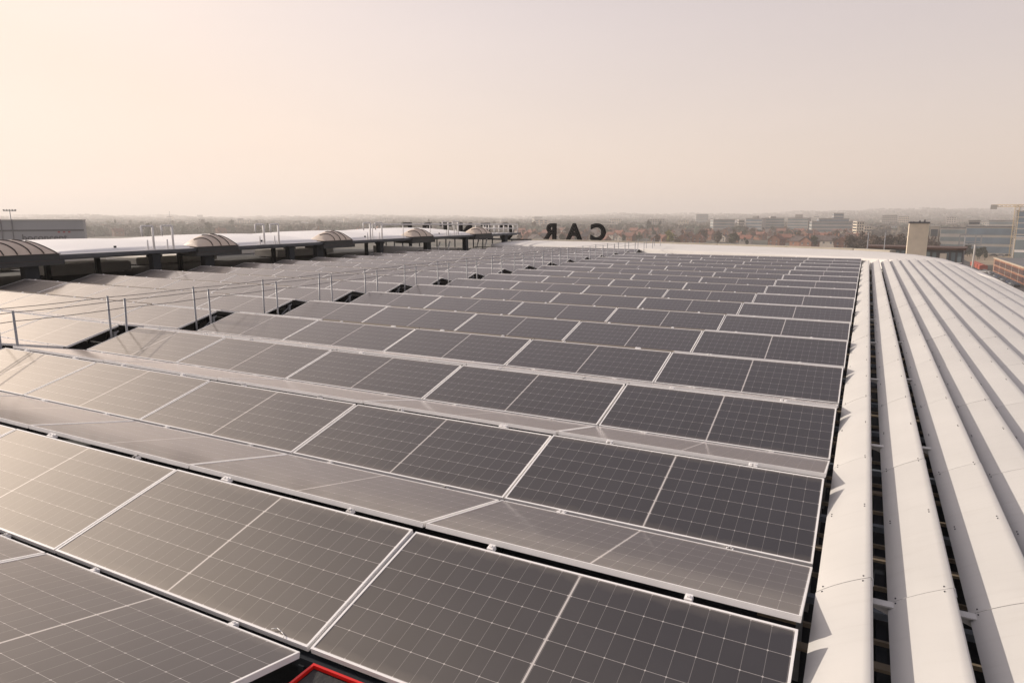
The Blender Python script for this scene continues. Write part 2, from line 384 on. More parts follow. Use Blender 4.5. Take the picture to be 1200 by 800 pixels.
# hidden far slopes, one object (none of them can be told apart from the camera)
mb = MB()
for row, i, xr in hidden:
    cx = xr - i*PL - 1.139; yr = Y0 + row*PD
    Mx = Matrix.Translation((cx, yr+.11, ZR+.006)) @ Matrix.Rotation(-TB, 4, 'X')
    mb.box(-1.139, 1.139, 0, WB, -.03, 0, M=Mx)
tag(mb.build('solar_panels', panel_glass(WB), fix=False), 'far slopes of the dark solar rows behind their ridges', 'solar panels', kind='stuff')

# mounting frames, one for each row
def mounting(row, xr, name_side):
    yr = Y0 + row*PD; x1 = xr-.02; x0 = xr - 5*PL + .03
    root = empty('mounting_frame', (0, yr, 0), 0, f"dark mounting frame under the {ordinal(row)} row of the {name_side} array", 'mounting frame', 'frames under the panels')
    a = MB(); a.box(x0, x1, -.08, -.03, ZR-.12, ZR-.07); a.build('ridge_rail', M['steel'], root)
    a = MB(); a.box(x0, x1, -DN-.02, -DN+.03, -.12, -.06); a.build('valley_rail', M['steel'], root)
    for i in range(6):
        x = x1-.03 - i*(x1-x0-.06)/5
        a = MB(); a.box(x-.02, x+.02, -.08, -.03, -.85, ZR-.12); a.box(x-.02, x+.02, -DN-.03, -DN+.01, -.85, -.10)
        a.tube((x, .03, ZR-.12), (x, -DN, -.5), .015, 4)
        a.build('leg', M['galv'] if i in (0, 5) else M['steel'], root)
for row in range(1, 17): mounting(row, XR, 'right')
for row in range(2, 19): mounting(row, XR2, 'left')

# red edged hatch, bottom of the picture
root = empty('roof_hatch', (-2.345, 2.305, -.03), 0, 'black roof hatch framed by a bright red strip under the front panel corner', 'hatch')
a = MB(); a.box(0, 1.5, -.014, 0, -.02, .0); a.box(0, .014, -1.4, -.014, -.02, 0); a.box(1.48, 1.5, -1.4, -.02, -.02, 0); a.box(.02, 1.48, -1.4, -1.38, -.02, 0)
a.build('red_strip', M['red'], root)
a = MB(); a.box(.025, 1.475, -1.375, -.025, -.3, -.015); a.build('cover', M['hatch'], root)
a = MB(); a.box(.0, 1.5, -1.4, 0, -.7, -.31); a.build('base', M['steel'], root)

m = MB(); m.path([(-2.711,2.372,.012),(-2.683,2.388,.016),(-2.640,2.377,.013),(-2.612,2.366,.010),(-2.600,2.352,.006)], .0022, 5)
tag(m.build('twig', M['white']), 'small pale bent twig lying on the lower edge of a near panel', 'twig')
# black module cables hanging in the ridge gaps of the nearest rows
for row in (1, 2, 3):
    for q in range(4):
        x0 = XR - .55 - q*2.3 + random.uniform(-.1,.1); yr = Y0+row*PD+.05; m = MB(); pts = []
        L_ = random.uniform(.5, .9)
        for j in range(11):
            t_ = j/10; pts.append((x0 - L_*t_, yr + .015*math.sin(t_*9), ZR-.085 - .09*math.sin(math.pi*t_)))
        m.path(pts, .004, 5); tag(m.build('module_cable', M['bladedark']), f"black cable sagging in the ridge gap of the {ordinal(row+1)} row, {ordinal(q+1)} from the louvres", 'cable', 'cables in the ridge gaps')
# ------------------------------------------------------------------ louvres at the right
SP, RR, X0, H0 = .353, 14.7, 2.02, 1.838
A1 = math.asin((.174-X0)/RR)
def blade_pos(k):
    a = A1 + k*SP/RR; z = CAM_H - H0 - RR*(1-math.cos(a))
    return (.089,.29,.493,.683,.871,1.055,1.243,1.436,1.62,1.77,1.90)[k]*(CAM_H-z), z, a
TILT = (.60,.60,.56,.47,.38,.31,.25,.20,.16,.14,.12)
def blade_profile(k):
    # from low left edge to high right edge, local to the right edge
    wdt = (.262,.285,.29,.30,.31,.32,.33,.335,.335,.32,.28)[k]; sl_ = TILT[k]
    P = []
    for j in range(9):
        t_ = j/8; x = -wdt*(1-t_); z = -sl_*wdt*(1-t_) + .010*math.sin(math.pi*t_)
        P.append((x, z))
    P[0] = (P[0][0], P[0][1]-.004)
    P += [(.006, -.004), (.009, -.016), (.009, -.045)]
    return P
J0 = 1.78 - 2.1692*1
def blade_segment(k, L):
    P = blade_profile(k); m = MB(); g = .0028
    top = [[(x, g, z) for x, z in P], [(x, L-g, z) for x, z in P]]
    m.grid(top)
    Q = [(x+.006, z-.012) for x, z in P[:-1]] + [P[-1]]
    m.grid([[(x, L-g, z) for x, z in Q], [(x, g, z) for x, z in Q]])
    # close ends and low edge
    m.grid([[(x, g, z) for x, z in Q], [(x, g, z) for x, z in P]], smooth=False); m.grid([[(x, L-g, z) for x, z in P], [(x, L-g, z) for x, z in Q]], smooth=False)
    m.grid([[(Q[0][0], g, Q[0][1]), (P[0][0], g, P[0][1])], [(Q[0][0], L-g, Q[0][1]), (P[0][0], L-g, P[0][1])]], smooth=False)
    for yy in (.028, L-.028, L*.5):
        for px_ in (1, 7):
            for o_ in ((-.018, .018) if yy == L*.5 else (0,)):
                x, z = P[px_]; y_ = yy + o_
                m.tube((x, y_, z-.002), (x-.002, y_, z+.004), .0045 if yy != L*.5 else .0045, 6, mi=1)
    return m.mesh('louvre_segment', [M['blade'], M['bladedark']])
M['bladejoint'] = M['bladedark']
NB = 11
prof_names = ['first','second','third','fourth','fifth','sixth','seventh','eighth','ninth','tenth','eleventh']
for k in range(NB):
    x, z, a = blade_pos(k)
    root = empty('louvre', (x, J0, z), 0, f"long cream metal louvre blade, {prof_names[k]} from the solar panels along the right roof edge", 'louvre', 'louvres along the right edge')
    me = blade_segment(k, 2.1692); y = 0
    me2 = None
    yend = 33.0 if k < 8 else 33.0 - (k-7)*2.2
    while J0 + y < yend:
        s_ = link('louvre_segment', me, root, (random.uniform(-.0015,.0015), y, random.uniform(-.0015,.0015)))
        y += 2.1692
    # joint sleeve under the gaps
    jm = MB(); P = blade_profile(k)
    yy = 0
    while J0 + yy < yend:
        rowsj = [[(px_+.012, yy+d_, pz-.02) for px_, pz in P[:-2]] for d_ in (-.05, .05)]
        jm.grid(rowsj); yy += 2.1692
    jm.build('joint_plate', M['galv'], root)
# substructure below the louvres
root = empty('louvre_support', (0, 0, 0), 0, 'slatted dark support grid seen in the gaps between the pale louvres', 'support frame')
y = .2; j = 0; nb = 0
me_t = MB(); me_t.box(-.45, 3.4, -.012, .012, -.03, .0); me_t = me_t.mesh('crossbar', M['tan'])
me_b = MB(); me_b.box(-.45, 3.4, -.03, .03, -.05, .0); me_b = me_b.mesh('crossbar', M['bluebar'])
me_w = MB(); me_w.box(-.45, 3.4, -.035, .035, -.02, .0); me_w = me_w.mesh('crossbar', M['tan'])
while y < 33 and nb < 98:
    me = (me_t, me_b, me_t, me_w)[j % 4]
    link('crossbar', me, root, (0, y, -.38 if j % 2 else -.42)); y += (.30, .42, .38, .34)[j % 4]; j += 1; nb += 1
y = 5.36 - 2.1692*2; nb = 0
am = MB(); am.prism([(.02,-.02),(.36,-.02),(.36,-.16),(.02,-.035)], -.012, .012); am.box(.02, .36, -.03, .03, -.02, -.012); am = am.mesh('bracket', M['blade'])
while y < 32:
    for k in range(0, 3):
        x, z, a = blade_pos(k); link('bracket', am, root, (x-.02, y, z-.10))
    y += 2.1692/1.5*1.0 if False else 2.1692*1.333/1.0 if False else 2.89
a = MB()
for xx in (.3, 1.3, 2.4, 3.2): a.box(xx-.03, xx+.03, 0, 33, -.62, -.46)
a.build('beam', M['steel'], root)

# ------------------------------------------------------------------ walkway posts and wires between the arrays
def post_line(x, y0, ztop, side, wires):
    ys = []; y = y0
    pm = MB(); pm.tube((0,0,-.85), (0,0,ztop), .019, 10); pm.tube((0,0,ztop), (0,0,ztop+.012), .020, 8); pm.box(-.05,.05,-.05,.05,-.85,-.83)
    pm = pm.mesh('railing_post', M['galv']); n = 0
    while y < 44:
        o = link('railing_post', pm, None, (x, y, 0)); o.rotation_euler = (random.uniform(-.02,.02), random.uniform(-.02,.02), 0); n += 1
        tag(o, f"thin galvanised railing post, {ordinal(n)} from the front on the {side} side of the walkway", 'post', 'walkway railing posts')
        ys.append(y); y += 1.80
    for zi, sag, nm in wires:
        m = MB(); pts = []
        yy = [y0-1.8*2, y0-1.8] + ys
        for a_, b_ in zip(yy[:-1], yy[1:]):
            for s_ in range(6):
                t_ = s_/6; pts.append((x, a_+(b_-a_)*t_, zi - sag*4*t_*(1-t_)))
        pts.append((x, yy[-1], zi)); m.path(pts, .006, 5)
        tag(m.build('railing_wire', M['wire']), f"{nm} steel wire strung on the {side} posts of the walkway", 'wire', 'walkway wires')
post_line(-11.80, 5.75, .755, 'right', [(.74, .012, 'top'), (.60, .015, 'lower')])
post_line(-12.16, 5.68, .79, 'left', [(.775, .012, 'topmost')])

# ------------------------------------------------------------------ raised canopy roof at the left
EX = -24.0
root = empty('raised_roof', (EX, 12, 0), 0, 'dark steel eave beam on short posts carrying the white curved roof, left', 'roof structure')
root.location = (0,0,0)
a = MB(); a.box(EX-.35, EX, 6, 47.8, .825, .93); a.box(EX-.5, EX-.35, 6, 47.8, .75, .825); a.box(EX-.02, EX+.05, 6, 47.8, .895, .935); a.build('eave_beam', M['eave'], root)
a = MB(); a.box(-34, -33.6, 6, 47.8, .6, .75); a.build('eave_beam', M['steel'], root)
for i, y in enumerate((8.6, 12.47, 16.93, 19.3, 23.9, 25.8, 30.68, 35.34, 39.9, 45.6)):
    a = MB(); wd = .16 if i % 2 == 0 else .22
    a.box(EX-.40, EX-.12, y-wd, y+wd, -.85, .80); a.box(EX-.45, EX-.08, y-wd-.05, y+wd+.05, .68, .76); a.build('post', M['steel'], root)
    a = MB(); a.box(-33.9, -33.7, y-.1+1.2, y+.1+1.2, -.85, .6); a.build('post', M['steel'], root)
# shells
def shell(idx, y0, y1, hh):
    m = MB(); rows = []
    xs = [-24.06, -24.35, -24.36, -24.8, -25.5, -26.3, -27.2, -28.2, -29.4, -30.8, -32.5, -34.2]
    zs = [0, .03, .085, .17, .27, .36, .43, .46, .45, .40, .28, .1]
    NY = 26
    for x_, z_ in zip(xs, zs):
        row = []
        for j in range(NY+1):
            t_ = j/NY; ar = (1-abs(2*t_-1)**2.6)**.55 if 0 < j < NY else 0.0
            row.append((x_, y0+(y1-y0)*t_, .95 + (z_*hh*(ar if z_ > .09 else 1))))
        rows.append(row)
    m.grid(rows); m.grid([[(p[0], p[1], p[2]-.05) for p in r_] for r_ in reversed(rows)])
    o = m.build('roof_shell', M['shell'])
    d = MB(); yc = y0 + (y1-y0)*.35
    d.tube((-24.62, yc, 1.07), (-24.62, yc, 1.14), .05, 8)
    d.build('vent_cap', M['steel'], o)
    tag(o, ('white curved roof shell nearest the left picture edge' if idx == 0 else f"white curved roof shell, {ordinal(idx+1)} from the left above the dark eave"), 'roof shell', 'white roof shells')
shells = [(5.6, 12.9), (13.3, 20.0), (20.0, 27.3), (27.3, 34.6), (34.6, 42.2), ]
for i, (a_, b_) in enumerate(shells): shell(i, a_, b_, (.70, .74, .84, .9, 1.0)[i])
m = MB(); m.box(-43, -34.25, 4, 47.6, .62, .80);  # added slab that keeps the low sun off the deck under the shells
for yy in (6, 17, 28, 39): m.box(-42.5, -34.6, yy, yy+.3, .3, .62)
tag(m.build('sun_block_slab', M['gutter']), 'flat pale slab added behind the curved shells to block the low sun', 'sun block')
# domed skylights
def dome(idx, yc, half, nribs):
    root = empty('domed_skylight', (EX, yc, .98), 0, f"small brown domed skylight with dark ribs, {ordinal(idx+1)} from the left along the eave", 'skylight', 'domed skylights on the eave')
    bx = MB(); bx.box(-1.0, .12, -half, half, -.20, .0); bx.box(-1.1, .16, -half-.1, half+.12, -.36, -.20, 1); bx.build('curb', [M['darkgrey'], M['darkgrey']], root)
    ln = MB(); ln.box(-1.02, .14, -half-.03, half+.03, -.004, .02); ln.box(-1.0,.165,-half-.02,half+.02,-.215,-.195); ln.build('trim', M['rib'], root)
    hx, hgt = .52, .47
    def zz(u, v): return hgt*max(0, (1-abs(u)**2.0))**.62*max(0, (1-abs(v)**2.0))**.62
    m = MB(); rows = []
    for iu in range(21):
        u = -1+2*iu/20; rows.append([(-.4+u*hx, v_*half, .02+zz(u, v_)) for v_ in [math.sin(math.pi/2*(-1+2*j/24)) for j in range(25)]])
    m.grid(rows); m.build('dome_sheet', M['fabric'], root)
    for q in range(nribs):
        v0 = -0.28 + 1.22*q/(nribs-1); pts = []
        for j in range(15):
            u = 1 - j/14*1.0; v_ = v0 - .50*(j/14)
            if abs(v_) > .985: continue
            pts.append((-.4+u*hx, v_*half, .03+zz(u, v_)))
        rb = MB(); rb.path(pts, .022, 5)
        if len(pts) > 2: rb.build('rib', M['rib'], root)
for i, (yc, hf, nr) in enumerate(((11.95, 1.3, 5), (19.6, 1.0, 4), (26.9, 1.05, 4), (34.4, 1.1, 3), (41.8, 1.15, 3))): dome(i, yc, hf, nr)
# ladder hand rails
def ladder(idx, y0, y1, z=.93):
    root = empty('ladder_rail', (EX-.15, (y0+y1)/2, z), 0, f"white ladder hand hoops standing on the eave, {ordinal(idx+1)} pair from the left", 'ladder rail', 'ladder rails on the eave')
    for yy in (-(y1-y0)/4, (y1-y0)/2):
        m = MB(); h = 1785/1000-.93+.06
        m.tube((0, yy, 0), (0, yy, h), .045, 6); m.tube((0, yy, h), (0, yy-(y1-y0)*.42, h), .04, 6); m.tube((0, yy-(y1-y0)*.42, h), (.0, yy-(y1-y0)*.40, h-.38), .035, 6)
        m.build('hoop', M['white'], root)
        m = MB(); m.tube((0, yy-.25, 0), (0, yy-.25, .40), .032, 6); m.build('grab_post', M['white'], root)
    m = MB(); m.box(-.03, .03, -(y1-y0)/2-.1, (y1-y0)/2+.05, 0, .04); m.build('foot_rail', M['white'], root)
ladder(0, 16.6, 17.7); ladder(1, 22.0, 23.15); ladder(2, 29.4, 30.75); ladder(3, 37.2, 38.8)
# guard rail on top towards the far end
root = empty('guard_rail', (EX-.2, 30, .95), 0, 'long white guard rail on the far half of the raised roof', 'guard rail')
m = MB()
m.tube((0, 0, .80), (0, 17.6, .62), .05, 6); m.tube((0, 11.5, .38), (0, 17.6, .32), .035, 6)
m.tube((0, 17.6, .62), (-3, 17.6, .62), .025, 6); m.tube((0, 17.6, .32), (-3, 17.6, .32), .02, 6)
m.build('hand_rail', M['white'], root)
for q, y in enumerate([0, 2.8, 5.6, 8.4, 11.2] + [12.3+j*.76 for j in range(8)]):
    m = MB(); m.tube((0, y, 0), (0, y, .80-.18*y/17.6), .028 if q < 5 else .04, 6); m.build('rail_post', M['white'], root)
for q in range(4):
    m = MB(); m.tube((-.8*q-.4, 17.6, 0), (-.8*q-.4, 17.6, .62), .025, 6); m.build('rail_post', M['white'], root)
m = MB(); m.box(-3.2, .15, 11.4, 17.8, -.10, -.03); m.build('walk_plate', M['galv'], root)
# pale slanted struts under the far end
for j, y in enumerate((36.6, 37.8, 41.6, 42.8)):
    m = MB(); m.tube((-24.6, y, -.8), (-24.6, y+.7, .55), .05, 6)
    tag(m.build('strut', M['white']), f"pale slanted strut under the far end of the raised roof, {ordinal(j+1)} from the left", 'strut', 'struts under the raised roof')
# long pale upstand of the roof behind the posts
m = MB(); m.box(-35, -25.5, 43.4, 43.6, -.85, -.12); m.box(-46, -45.7, -2, 49, -.85, -.28)
tag(m.build('roof_upstand', M['gutter']), 'low pale roof upstand seen under the raised roof', 'upstand')
# boxes and ducts standing in the shade under the canopy
for j, (x, y, sx_, sy_, h) in enumerate(((-38, 22, 1.2, 2.2, .55), (-42, 30, 1.5, 3, .45), (-37, 15, .9, 1.8, .5), (-40, 40, 1.2, 3, .5), (-44, 18, 1.2, 3.5, .4))):
    m = MB(); m.box(-sx_, sx_, -sy_, sy_, .08, h); m.box(-sx_*.96, sx_*.96, -sy_*.96, sy_*.96, h, h+.05)
    for q in range(4): m.box(sx_*(-.8+.5*q)-.04, sx_*(-.8+.5*q)+.04, -sy_*.9, sy_*.9, 0, .08)
    o = m.build('roof_unit', M['white'], None, (x, y, -.85)); tag(o, f"low pale ventilation unit seen under the raised roof, {ordinal(j+1)} of five", 'roof unit', 'units under the raised roof')

# ------------------------------------------------------------------ sign letters seen from behind
LY = 51.5
word = "CAR CENTRE"
for i, ch in enumerate(word):
    if ch == ' ': continue
    x = -18.98 - 2.05*i
    cu = bpy.data.curves.new('t', 'FONT'); cu.body = ch; cu.size = 1.78; cu.extrude = .09; cu.align_x = 'CENTER'; cu.offset = .075
    ob = bpy.data.objects.new('t', cu); COL.objects.link(ob); bpy.context.view_layer.update()
    me = bpy.data.meshes.new_from_object(ob); me.name = 'sign_letter'; bpy.data.objects.remove(ob)
    me.materials.clear(); me.materials.append(M['letter'])
    o = link('sign_letter', me, None, (x, LY, .36-.03)); o.rotation_euler = (math.pi/2, 0, math.pi)
    tag(o, f"black roof sign letter {ch} seen from behind" + ('' if word.count(ch) == 1 else ', ' + {1:'right of the letter A',2:'left of the letter A',0:'rightmost'}.get(i, {4:'after the gap in the sign', 5:'beside the left C', 8:'left of the T', 9:'far left end of the sign'}.get(i, 'in the sign'))), 'sign letter', 'roof sign letters')
    cu = bpy.data.curves.new('t', 'FONT'); cu.body = ch; cu.size = 1.78; cu.align_x = 'CENTER'; cu.fill_mode = 'NONE'; cu.bevel_depth = .012; cu.bevel_resolution = 0; cu.offset = -.02
    ob = bpy.data.objects.new('t', cu); COL.objects.link(ob); bpy.context.view_layer.update()
    me = bpy.data.meshes.new_from_object(ob); me.name = 'trim'; bpy.data.objects.remove(ob)
    me.materials.clear(); me.materials.append(M['lettertrim'])
    o2 = link('trim', me, o, (0, 0, -.10))
m = MB(); m.box(-40, -17.5, -.06, .06, -.12, 0.0)
for q in range(24): m.box(-40+q*.95-.03, -40+q*.95+.03, -.05, .05, -1.6, -.12)
tag(m.build('sign_rail', M['steel'], None, (0, LY+.02, .31)), 'dark rail carrying the reversed roof sign letters', 'sign rail')
#CITY
# ------------------------------------------------------------------ the town below and beyond
rc = random.Random(21)
C = {}
C['brick'] = mat('house_brick', (.26,.13,.09), .85, noise=.2, scale=.5, rnd=.25)
C['render'] = mat('pale_render', (.50,.45,.39), .85, noise=.1, scale=.4, rnd=.2)
C['tile_red'] = mat('orange_roof_tile', (.20,.085,.06), .85, noise=.25, scale=.6, rnd=.3)
C['tile_dark'] = mat('dark_roof_tile', (.085,.065,.06), .85, noise=.25, scale=.6, rnd=.3)
C['glass'] = mat('window_glass', (.05,.065,.08), .15)
C['blueglass'] = mat('blue_curtain_glass', (.15,.205,.26), .25, noise=.25, scale=.12)
C['greyglass'] = mat('grey_office_glass', (.20,.25,.27), .25, noise=.25, scale=.1)
C['concrete'] = mat('pale_concrete', (.42,.40,.37), .85, noise=.1, scale=.15, rnd=.12)
C['beige'] = mat('beige_concrete', (.76,.66,.52), .85, noise=.12, scale=.4)
C['brown'] = mat('brown_fascia', (.10,.055,.04), .7)
C['bark'] = mat('bark', (.10,.075,.055), .9)
C['asphalt'] = mat('asphalt', (.055,.055,.055), .9, noise=.2, scale=.3)
C['sand'] = mat('sandy_ground', (.30,.235,.16), .95, noise=.3, scale=.05)
C['pave'] = mat('pale_road', (.30,.29,.27), .9, noise=.1, scale=.2)
C['cladding'] = mat('grey_warehouse_cladding', (.33,.335,.35), .6, noise=.05, scale=.3)
C['darkline'] = mat('dark_band', (.10,.10,.11), .6)
C['facadebrick'] = mat('orange_facade_brick', (.33,.155,.10), .85, noise=.2, scale=.4)
C['sill'] = mat('pale_stone_sill', (.55,.45,.33), .8)
C['crane'] = mat('crane_paint', (.55,.42,.24), .6)
C['felt'] = mat('grey_roof_felt', (.12,.12,.125), .9, noise=.2, scale=.1)
leafs = {'brown': mat('brown_twigs', (.115,.082,.062), .9, rnd=.3, noise=.3, scale=.5),
         'olive': mat('olive_leaves', (.085,.085,.042), .9, rnd=.3, noise=.3, scale=.5),
         'green': mat('dark_green_leaves', (.038,.055,.035), .9, rnd=.25, noise=.3, scale=.5),
         'yellow': mat('yellow_green_leaves', (.22,.20,.05), .9, rnd=.15, noise=.25, scale=.5)}
def crown_mesh(h, w_, n, seed, mat_, sz=.55):
    r_ = random.Random(seed); m = MB(); lobes = []
    for q in range(9):
        a = r_.uniform(0, 6.28); rad_ = r_.uniform(0, .33)*w_
        lobes.append((rad_*math.cos(a), rad_*math.sin(a), h*r_.uniform(.38,.86), w_*r_.uniform(.14,.27), h*r_.uniform(.10,.19)))
    for q in range(n):
        cx, cy, cz, rw, rh = r_.choice(lobes)
        d = Vector((r_.gauss(0,1), r_.gauss(0,1), r_.gauss(0,1))).normalized()*r_.uniform(.55,1.08)
        p = Vector((cx+d.x*rw, cy+d.y*rw, cz+d.z*rh))
        u = Vector((r_.gauss(0,1), r_.gauss(0,1), r_.gauss(0,1))).normalized(); v = u.cross(Vector((r_.gauss(0,1), r_.gauss(0,1), r_.gauss(0,1)))).normalized()
        s_ = sz*r_.uniform(.5,1.3); k = len(m.v)
        m.v += [tuple(p+u*s_), tuple(p+v*s_*.7), tuple(p-u*s_*.8), tuple(p-v*s_*.8)]; m.f.append((k,k+1,k+2,k+3)); m.m.append(0); m.sm.append(False)
    return m.mesh('crown', mat_)
def trunk_mesh(h, seed):
    r_ = random.Random(seed); m = MB(); m.tube((0,0,0), (0,0,h*.45), .28, 7, r2=.18)
    for q in range(6):
        a = q*1.05+r_.uniform(-.3,.3); z0 = h*r_.uniform(.3,.45); m.tube((0,0,z0), (math.cos(a)*h*.22, math.sin(a)*h*.22, h*r_.uniform(.6,.85)), .12, 5, r2=.03)
    return m.mesh('trunk', C['bark'])
TREES = {}
for kn, (kind, hh, ww, nn, desc) in {'brown':('brown',11,9,650,'bare brown tree'),'olive':('olive',9,9,600,'olive-brown budding tree'),
                                     'green':('green',10,6,650,'dark green evergreen tree'),'yellow':('yellow',9,10,800,'yellow-green tree in fresh leaf')}.items():
    TREES[kn] = [(crown_mesh(hh, ww, nn, 5+q*17+len(kn), leafs[kind]), trunk_mesh(hh, q)) for q in range(3)] + [desc]
placed = []     # (px, label stem, object, category, group)
def tree(kn, px, dist, sc=1.0, z=None, mode=None):
    p = spot(px, dist, ground_height(*spot(px, dist)[:2]) if z is None else z)
    cm, tm = TREES[kn][rc.randrange(3)]
    o = empty('tree', p, rc.uniform(0, 6.28)); o.scale = (sc, sc, sc*rc.uniform(.9, 1.12))
    link('crown', cm, o); link('trunk', tm, o)
    placed.append((px, TREES[kn][3], o, 'tree', 'trees beyond the roof edge')); return o
def house_protos():
    out = []
    for wm_, rm_, desc in (('brick','tile_red','small brick house with orange roof'), ('render','tile_red','small pale house with orange roof'),
                       ('brick','tile_dark','small brick house with dark roof'), ('render','tile_dark','small pale house with dark roof')):
        wl = MB(); wl.prism([(-4.5,0),(4.5,0),(4.5,5.6),(0,8.6),(-4.5,5.6)], -5.5, 5.5)
        rf = MB()
        for s_ in (-1, 1):
            rf.prism([(s_*5.0,5.18),(s_*5.0,5.45),(0,8.95),(0,8.68)], -5.9, 5.9)
        ch = MB(); ch.box(1.6,2.5,-3.6,-2.7,7.3,9.9); ch.box(1.5,2.6,-3.7,-2.6,9.9,10.1)
        wi = MB(); wi.box(-.6,.6,-.05,.05,-.75,.75)
        fr = MB(); fr.box(-.72,.72,-.03,.03,-.88,-.75); fr.box(-.04,.04,-.07,.07,-.75,.75)
        out.append((wl.mesh('wall', C[wm_]), rf.mesh('roof', C[rm_]), ch.mesh('chimney', C['brick']), wi.mesh('window', C['glass']), fr.mesh('window_frame', M['white']), desc))
    return out
HP = house_protos()
def house(px, dist, v=None, rz=None, sc=1.0):
    v = rc.choice((0,0,1,2,2,3)) if v is None else v; wl, rf, ch, wi, fr, desc = HP[v]
    p = spot(px, dist, ground_height(*spot(px, dist)[:2]))
    o = empty('house', p, rc.choice((0, math.pi/2))+rc.uniform(-.4,.4)-.3 if rz is None else rz); o.scale = (sc, sc, sc)
    link('wall', wl, o); r_ = link('roof', rf, o); link('chimney', ch, r_)
    for (x, y, z, a) in ((-2.2,-5.52,1.7,0),(2.2,-5.52,1.7,0),(-2.2,-5.52,4.3,0),(2.2,-5.52,4.3,0),(-4.52,-2.5,3.8,math.pi/2),(-4.52,2.5,3.8,math.pi/2),(4.52,-2.5,3.8,math.pi/2),(4.52,2.5,3.8,math.pi/2)):
        q = link('window', wi, o, (x, y, z)); q.rotation_euler = (0,0,a); link('window_frame', fr, q)
    placed.append((px, desc, o, 'house', 'houses beyond the roof edge')); return o
def block(px0, px1, dist, ytop, wallm, glassm, label, floors=None, depth=16, ang=0, name='office_building', z0=None, ybot=None, cat='building', roofbox=0, band=.55, cols=0):
    a = spot(px0, dist); b_ = spot(px1, dist); W = (b_-a).length; ctr = (a+b_)/2; d = ctr.length
    zt = CAM_H - (ytop-251)*dist*along((px0+px1)/2)/FPX; zg = ground_height(ctr.x, ctr.y) if z0 is None else z0
    Hh = zt - zg; floors = floors or max(2, int(round(Hh/3.6))); fh = Hh/floors
    # stands square to the sight line, turned by ang
    rz = math.atan2(-ctr.x, ctr.y) + ang
    o = empty(name, (ctr.x, ctr.y, zg), rz, label, cat)
    m = MB(); m.box(-W/2, W/2, 0, depth, 0, Hh); m.build('wall', wallm, o)
    m = MB(); m.box(-W/2-.2, W/2+.2, -.2, depth+.2, Hh+.02, Hh+.5); rf = m.build('roof', C['concrete'] if wallm != C['concrete'] else C['felt'], o)
    if roofbox:
        m = MB(); m.box(-W*.18, W*.12, depth*.3, depth*.7, Hh+.5, Hh+.5+roofbox); m.build('plant_room', C['concrete'], rf)
    for f in range(floors):
        m = MB(); z_ = f*fh + fh*(1-band)*.5
        if cols:
            for c_ in range(cols):
                x0 = -W/2 + W*(c_+.2)/cols; m.box(x0, x0+W*.6/cols, -.06, .0-.003, z_, z_+fh*band)
        else:
            m.box(-W/2+.4, W/2-.4, -.06, -.003, z_, z_+fh*band)
        m.box(-W/2-.06, -W/2-.003, .5, depth-.5, z_, z_+fh*band)
        m.build('window_band', glassm, o)
    return o
# office quarter at the right of the centre
block(836,862,900,255.5,C['concrete'],C['greyglass'],'wide grey office block with pale floor bands, leftmost of the office row',ang=.25)
block(816,830,1700,249.5,C['concrete'],C['greyglass'],'tall faint office tower behind the leftmost office block',ang=.1)
block(866,873,960,256,C['render'],C['glass'],'narrow beige block between two grey glass offices',ang=.1)
block(874,894,900,254.5,C['concrete'],C['blueglass'],'blue-grey office block, second of the office row',ang=-.3,roofbox=3)
block(897,920,920,254,C['concrete'],C['greyglass'],'grey-green office block in the middle of the office row',ang=.3,roofbox=2)
block(923,948,900,254,C['concrete'],C['greyglass'],'grey office block with roof plant, fourth of the office row',ang=-.2,roofbox=4)
block(952,1000,880,258,C['concrete'],C['greyglass'],'long stepped office block at the right of the office row',ang=.15,depth=24)
block(960,996,930,254.5,C['concrete'],C['blueglass'],'upper storeys of the long stepped office block',ang=.15,depth=18)
block(977,989,980,248.5,C['concrete'],C['blueglass'],'small blue rooftop tower over the long office block',ang=.1)
block(759,779,1300,255,C['render'],C['glass'],'pinkish apartment block standing alone among hazy trees',cols=7)
block(793,804,1000,266,C['render'],C['glass'],'low cream block in front of hazy trees near the centre',cols=4)
block(1005,1014,700,258,C['beige'],C['glass'],'cream stepped tower block left of the brick chimney',floors=7,cols=3,depth=10,ang=.35)
block(1014,1023,760,263,C['beige'],C['glass'],'lower beige block beside the cream stepped tower',floors=5,cols=3,ang=.2)
block(1024,1032,1000,262,C['concrete'],C['glass'],'small grey block right of the cream tower',cols=3)
block(1034,1052,1500,250.5,C['render'],C['glass'],'far cream apartment slab above the brown trees',cols=8)
block(1053,1066,1600,251.5,C['beige'],C['glass'],'far beige apartment slab left of the chimney',cols=6)
block(1092,1102,520,263,C['render'],C['glass'],'low cream hall right of the brick chimney',floors=2)
block(1110,1121,1500,252.5,C['render'],C['glass'],'far white block on the hillside right of the chimney',cols=4)
block(1104,1134,560,265,C['concrete'],C['greyglass'],'low pale glass pavilion building behind the gantry sign',floors=3)
block(1136,1150,620,257,C['concrete'],C['glass'],'stepped cream office block above the blue glass building',floors=6)
block(1134,1192,510,264,C['concrete'],C['blueglass'],'long blue glass office building at the right edge',floors=3,band=.72,depth=25)
block(1160,1190,760,257,C['concrete'],C['greyglass'],'grey roofed office behind the long blue glass building',floors=5)
block(1191,1215,480,246,C['concrete'],C['blueglass'],'tall blue glass tower cut by the right picture edge',floors=8,band=.8)
block(1192,1215,420,277,C['white'] if 'white' in C else M['white'],C['greyglass'],'white framed glass building below the blue tower',floors=2,band=.8)
block(130,152,1100,264,C['render'],C['glass'],'long low pale block among hazy trees at the left',cols=9)
block(232,240,1500,255,C['render'],C['glass'],'small white tower block in the haze at the left',cols=3)
